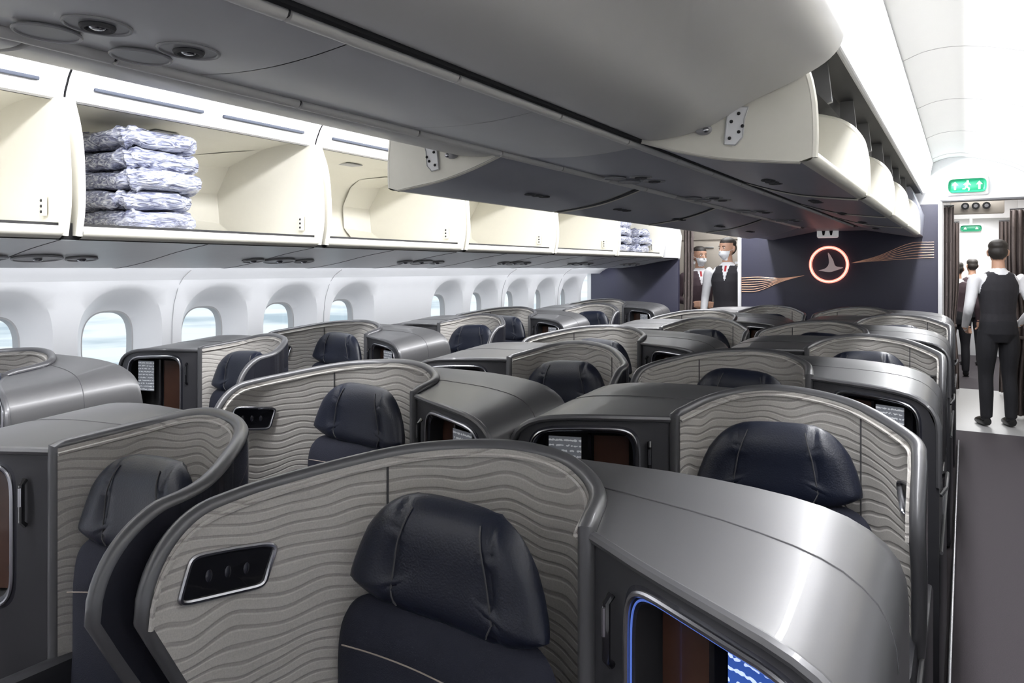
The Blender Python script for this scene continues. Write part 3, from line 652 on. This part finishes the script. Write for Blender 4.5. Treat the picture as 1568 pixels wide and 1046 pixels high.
# ------------------------------------------------------------------ people
def person(name, loc, rot, arms, top='vest', voxel=.008, scale=1.0, headturn=0, mask=True):
    b = B(); S = []
    def loft(rings, n=20):
        rows = []
        for (x, y, z, rx, ry) in rings: rows.append([(x+rx*cos(2*pi*k/n), y+ry*sin(2*pi*k/n), z) for k in range(n)])
        b.grid(rows, 'skin', cv=True); b.ngon(rows[0][::-1], 'skin'); b.ngon(rows[-1], 'skin')
    def limb(pts, rad, mats):
        P = catmull([tuple(p)+(r,) for p, r in zip(pts, rad)], 5); b.tube([p[:3] for p in P], [p[3] for p in P], 'skin', n=14)
        for i, p in enumerate(P): S.append((p[:3], p[3], mats[min(len(mats)-1, int(i/5.001))]))
    tr = [(0, 0, .80, .13, .10), (0, .005, .88, .168, .118), (0, .005, .97, .160, .112), (0, 0, 1.07, .146, .104), (0, -.005, 1.18, .158, .112), (0, -.005, 1.29, .176, .118), (0, 0, 1.38, .178, .104), (0, .008, 1.44, .140, .082), (0, .012, 1.475, .075, .062), (0, .008, 1.50, .055, .056), (0, -.0, 1.57, .052, .054)]
    loft(tr)
    for z, w, m in ((.82, .11, 'trouser'), (.88, .13, 'trouser'), (.95, .13, 'trouser'), (1.02, .12, top), (1.1, .12, top), (1.2, .12, top), (1.3, .115, top), (1.36, .095, top), (1.41, .075, top)):
        for x in (-.07, -.035, 0, .035, .07): S.append(((x, 0, z), w*.72, m))
    for z, m in ((1.475, 'shirt'), (1.51, 'skin'), (1.55, 'skin')): S.append(((0, .008, z), .055, m))
    for s in (-1, 1):
        limb([(s*.088, .0, .90), (s*.095, .0, .72), (s*.10, -.012, .49), (s*.105, .012, .30), (s*.105, .015, .09)], [.085, .088, .064, .060, .050], ['trouser'])
        limb([(s*.107, .045, .045), (s*.108, .0, .05), (s*.112, -.08, .04), (s*.118, -.17, .028)], [.038, .045, .042, .026], ['shoe'])
        sh, el, wr, hd = [Vector(v) for v in arms[0 if s < 0 else 1]]
        P0 = Vector((s*.165, .0, 1.405))
        limb([P0, sh, (sh+el)/2, el, (el+wr)/2, wr], [.055, .058, .050, .043, .038, .029], ['shirt' if top == 'vest' else top])
        d = (hd-wr).normalized(); inw = Vector((-s, 0, 0)); nrm = inw-d*inw.dot(d); nrm = nrm.normalized() if nrm.length > .1 else Vector((0, 0, -1)); w_ = d.cross(nrm).normalized()
        if w_.y > 0: w_ = -w_
        for q in (-.022, 0, .022):
            P = [wr-d*.015+w_*q*.5, wr+d*.03+w_*q, wr+d*.088+w_*q*1.2]; b.tube(P, [.018, .019, .016], 'skin', n=10)
            for p in P: S.append((p[:], .02, 'skin'))
        for i, (q, ln) in enumerate(((.034, .068), (.0115, .078), (-.0115, .073), (-.033, .057))):
            a0 = wr+d*.08+w_*q; a1 = a0+d*ln*.45+nrm*.004; a2 = a1+d*ln*.3+nrm*.016; a3 = a2+d*ln*.15+nrm*.018
            b.tube([a0, a1, a2, a3], [.0105, .0098, .009, .0078], 'skin', n=8)
            for p in (a1, a2, a3): S.append((p[:], .01, 'skin'))
        t0 = wr+d*.03+w_*.025; t1 = t0+d*.03+w_*.025+nrm*.01; t2 = t1+d*.03+w_*.006+nrm*.008
        b.tube([t0, t1, t2], [.013, .011, .009], 'skin', n=8)
        for p in (t1, t2): S.append((p[:], .012, 'skin'))
    hz = 1.535; ht = Matrix.Rotation(headturn, 3, 'Z')
    hb = B()
    hr = [(0, -.052, .0, .024, .024), (0, -.046, .02, .044, .046), (0, -.028, .05, .060, .070), (0, -.012, .09, .070, .089), (0, -.002, .13, .076, .098), (0, .004, .17, .076, .098), (0, .008, .20, .066, .084), (0, .008, .221, .046, .058), (0, .008, .231, .016, .02)]
    rows = []
    for (x, y, z, rx, ry) in hr: rows.append([(x+rx*cos(2*pi*k/24), y+ry*sin(2*pi*k/24), z) for k in range(24)])
    hb.grid(rows, 'skin', cv=True); hb.ngon(rows[0][::-1], 'skin'); hb.ngon(rows[-1], 'skin')
    hb.tube([(0, -.094, .125), (0, -.108, .10), (0, -.116, .082), (0, -.10, .076)], [.008, .011, .014, .010], 'skin', n=8)
    for s in (-1, 1): hb.tube([(s*.075, .012, .075), (s*.082, .018, .10), (s*.083, .02, .125), (s*.075, .012, .138)], [.008, .012, .013, .007], 'skin', n=8)
    hb.tube([(-.022, -.096, .048), (0, -.104, .047), (.022, -.096, .048)], .007, 'skin', n=6)
    if mask: hb.ellipsoid((0, -.058, .054), (.054, .060, .040), 'skin', 10, 16)
    for c, r in [((0, .012, .175), (.082, .100, .064)), ((0, .035, .12), (.079, .076, .08))]: hb.ellipsoid(c, r, 'skin', 12, 18)
    o = len(b.v)
    b.v += [tuple(ht @ Vector(v)+Vector((0, 0, hz))) for v in hb.v]; b.f += [[o+i for i in f] for f in hb.f]; b.m += [0]*len(hb.f)
    me = bpy.data.meshes.new('tmp'); me.from_pydata(b.v, [], b.f)
    bm = bmesh.new(); bm.from_mesh(me); bmesh.ops.remove_doubles(bm, verts=bm.verts, dist=1e-6); bmesh.ops.recalc_face_normals(bm, faces=bm.faces); bm.to_mesh(me); bm.free()
    ob = bpy.data.objects.new('tmp', me); scene.collection.objects.link(ob)
    r = ob.modifiers.new('r', 'REMESH'); r.mode = 'VOXEL'; r.voxel_size = voxel; r.adaptivity = 0
    sm = ob.modifiers.new('s', 'SMOOTH'); sm.factor = .5; sm.iterations = 2
    dg = bpy.context.evaluated_depsgraph_get(); out = bpy.data.meshes.new_from_object(ob.evaluated_get(dg)); out.name = name
    bpy.data.objects.remove(ob)
    order = ['skin', 'shirt', top, 'trouser', 'shoe', 'hair', 'mask', 'eye', 'red']
    out.materials.clear()
    for k in order: out.materials.append(M[k])
    n = len(out.polygons); C = np.empty(n*3); out.polygons.foreach_get('center', C); C = C.reshape(-1, 3)
    SP = np.array([s_[0] for s_ in S]); SR = np.array([s_[1] for s_ in S]); SI = np.array([order.index(s_[2]) for s_ in S])
    best = np.full(n, 1e9); idx = np.zeros(n, int)
    for p, r_, i_ in zip(SP, SR, SI):
        dd = np.linalg.norm(C-p, axis=1)/r_; mk = dd < best; best[mk] = dd[mk]; idx[mk] = i_
    if top == 'vest': idx[(np.abs(C[:, 0]) > .182) & (C[:, 2] > 1.15) & (C[:, 2] < 1.47)] = 1
    inv = np.array(ht.transposed()); L_ = (C-np.array([0, 0, hz])) @ inv.T
    head = C[:, 2] > 1.545
    hx, hy, hzz = L_[:, 0], L_[:, 1], L_[:, 2]
    idx[head] = 0
    idx[head & ((hzz > .172) & (hy < .0) | (hy >= -.0) & (hzz > .145) | (hy > .028) & (hzz > .045))] = 5
    ear = (np.abs(hx) > .076) & (hzz < .14) & (hy < .035); idx[head & ear] = 0
    if mask: idx[(C[:, 2] > 1.52) & (hy < -.035) & (hzz < .088) & (hzz > -.02)] = 6
    if top != 'shirt':
        v = (C[:, 1] < -.03) & (C[:, 2] > 1.30) & (C[:, 2] < 1.49) & (np.abs(C[:, 0]) < (C[:, 2]-1.28)*.22)
        idx[v] = 1; idx[v & (np.abs(C[:, 0]) < .014) & (C[:, 2] > 1.40)] = 8
        idx[(C[:, 2] > 1.462) & (C[:, 2] < 1.498) & (np.abs(C[:, 0]) < .085)] = 1
    out.polygons.foreach_set('material_index', idx.astype(np.int32))
    e = B()
    for s in (-1, 1):
        e.ellipsoid((s*.030, -.089, .118), (.014, .008, .007), 'eye', 8, 12); e.ellipsoid((s*.030, -.096, .118), (.006, .003, .006), 'hair', 6, 10)
        e.tube([(s*.014, -.097, .134), (s*.030, -.098, .140), (s*.048, -.086, .136)], .0035, 'hair', n=6)
    if mask:
        for s in (-1, 1): e.tube([(s*.052, -.07, .075), (s*.076, -.02, .095), (s*.083, .012, .11)], .0018, 'mask', n=5)
    bm = bmesh.new(); bm.from_mesh(out)
    for f, i_ in zip(e.f, e.m):
        vs = [bm.verts.new(tuple(ht @ Vector(e.v[q])+Vector((0, 0, hz)))) for q in f]; nf = bm.faces.new(vs); nf.material_index = order.index(e.mats[i_])
    bmesh.ops.remove_doubles(bm, verts=bm.verts, dist=1e-6); bm.to_mesh(out); bm.free()
    out.shade_smooth()
    o = place(out, name, loc, (0, 0, rot)); o.scale = (scale,)*3; return out
hang = [[(-.205, 0, 1.37), (-.255, .03, 1.10), (-.265, -.03, .86), (-.262, -.05, .78)], [(.205, 0, 1.37), (.255, .03, 1.10), (.265, -.03, .86), (.262, -.05, .78)]]
walk = [[(-.205, 0, 1.37), (-.275, .06, 1.12), (-.235, -.12, .97), (-.18, -.20, .94)], [(.205, 0, 1.37), (.275, .06, 1.11), (.245, -.11, .93), (.20, -.19, .90)]]
front = [[(-.205, 0, 1.37), (-.25, .02, 1.12), (-.12, -.20, 1.06), (-.04, -.25, 1.07)], [(.205, 0, 1.37), (.25, .02, 1.12), (.14, -.18, 1.05), (.07, -.24, 1.06)]]
person('flight_attendant', (.265, 8.38, 0), pi+.35, walk, 'vest', headturn=-.40)
person('flight_attendant', (-2.32, 8.50, 0), .0, hang, 'vest', scale=1.045, headturn=-.45)
person('flight_attendant', (-2.78, 8.95, 0), .5, front, 'vestp', scale=1.0, headturn=.3)
pm = person('passenger', (-.09, 12.0, 0), pi, hang, 'vestp', voxel=.011, scale=.90, mask=False)
o = place(pm, 'passenger', (.09, 13.4, 0), (0, 0, pi+.3)); o.scale = (.93,)*3

# ------------------------------------------------------------------ lights
def area(name, loc, rot, sx, sy, e, col=(1, 1, 1)):
    l = bpy.data.lights.new(name, 'AREA'); l.shape = 'RECTANGLE'; l.size = sx; l.size_y = sy; l.energy = e; l.color = col
    o = bpy.data.objects.new(name, l); o.location = loc; o.rotation_euler = rot; scene.collection.objects.link(o)
area('aisle_light', (-.215, 2.9, 2.41), (0, radians(-30), 0), .10, 10, 155, (.98, .985, 1))
area('aisle_light', (mx(-.215), 2.9, 2.41), (0, radians(30), 0), .10, 10, 170, (.98, .985, 1))
area('sidewall_light', (-3.45, 2.9, 1.49), (0, radians(38), 0), .05, 10, 27, (.95, .97, 1))
area('sidewall_light', (mx(-3.45), 2.9, 1.49), (0, radians(-38), 0), .05, 10, 22, (.95, .97, 1))
area('galley_light', (.1, 9.3, 2.38), (0, 0, 0), .5, 1.6, 28); area('galley_light', (-2.4, 8.7, 2.38), (0, 0, 0), .6, .8, 12)
area('aft_cabin_light', (.1, 12.8, 2.3), (0, 0, 0), .6, 3.5, 70)
w = bpy.data.worlds.new('world'); scene.world = w; w.use_nodes = True; nt = w.node_tree
bg = nt.nodes['Background']; tc = nt.nodes.new('ShaderNodeTexCoord'); mp = nt.nodes.new('ShaderNodeMapping'); mp.inputs['Scale'].default_value = (2, 2, 30)
n = nt.nodes.new('ShaderNodeTexNoise'); n.inputs['Scale'].default_value = 2.2; n.inputs['Detail'].default_value = 5
r = nt.nodes.new('ShaderNodeValToRGB'); r.color_ramp.elements[0].position = .38; r.color_ramp.elements[0].color = (.50, .60, .67, 1); r.color_ramp.elements[1].position = .54; r.color_ramp.elements[1].color = (.92, .97, 1, 1)
nt.links.new(tc.outputs['Generated'], mp.inputs[0]); nt.links.new(mp.outputs[0], n.inputs['Vector']); nt.links.new(n.outputs['Fac'], r.inputs[0]); nt.links.new(r.outputs[0], bg.inputs[0])
bg.inputs[1].default_value = 1.08

# ------------------------------------------------------------------ camera
cd = bpy.data.cameras.new('camera'); cam = bpy.data.objects.new('camera', cd); scene.collection.objects.link(cam); scene.camera = cam
cam.location = (0, 0, 1.5); cam.rotation_euler = (radians(90), 0, radians(31.5)); cd.lens = 26; cd.sensor_width = 36; cd.shift_y = -.0717; cd.clip_start = .03
scene.view_settings.view_transform = 'Standard'; scene.view_settings.look = 'None'; scene.view_settings.exposure = .17
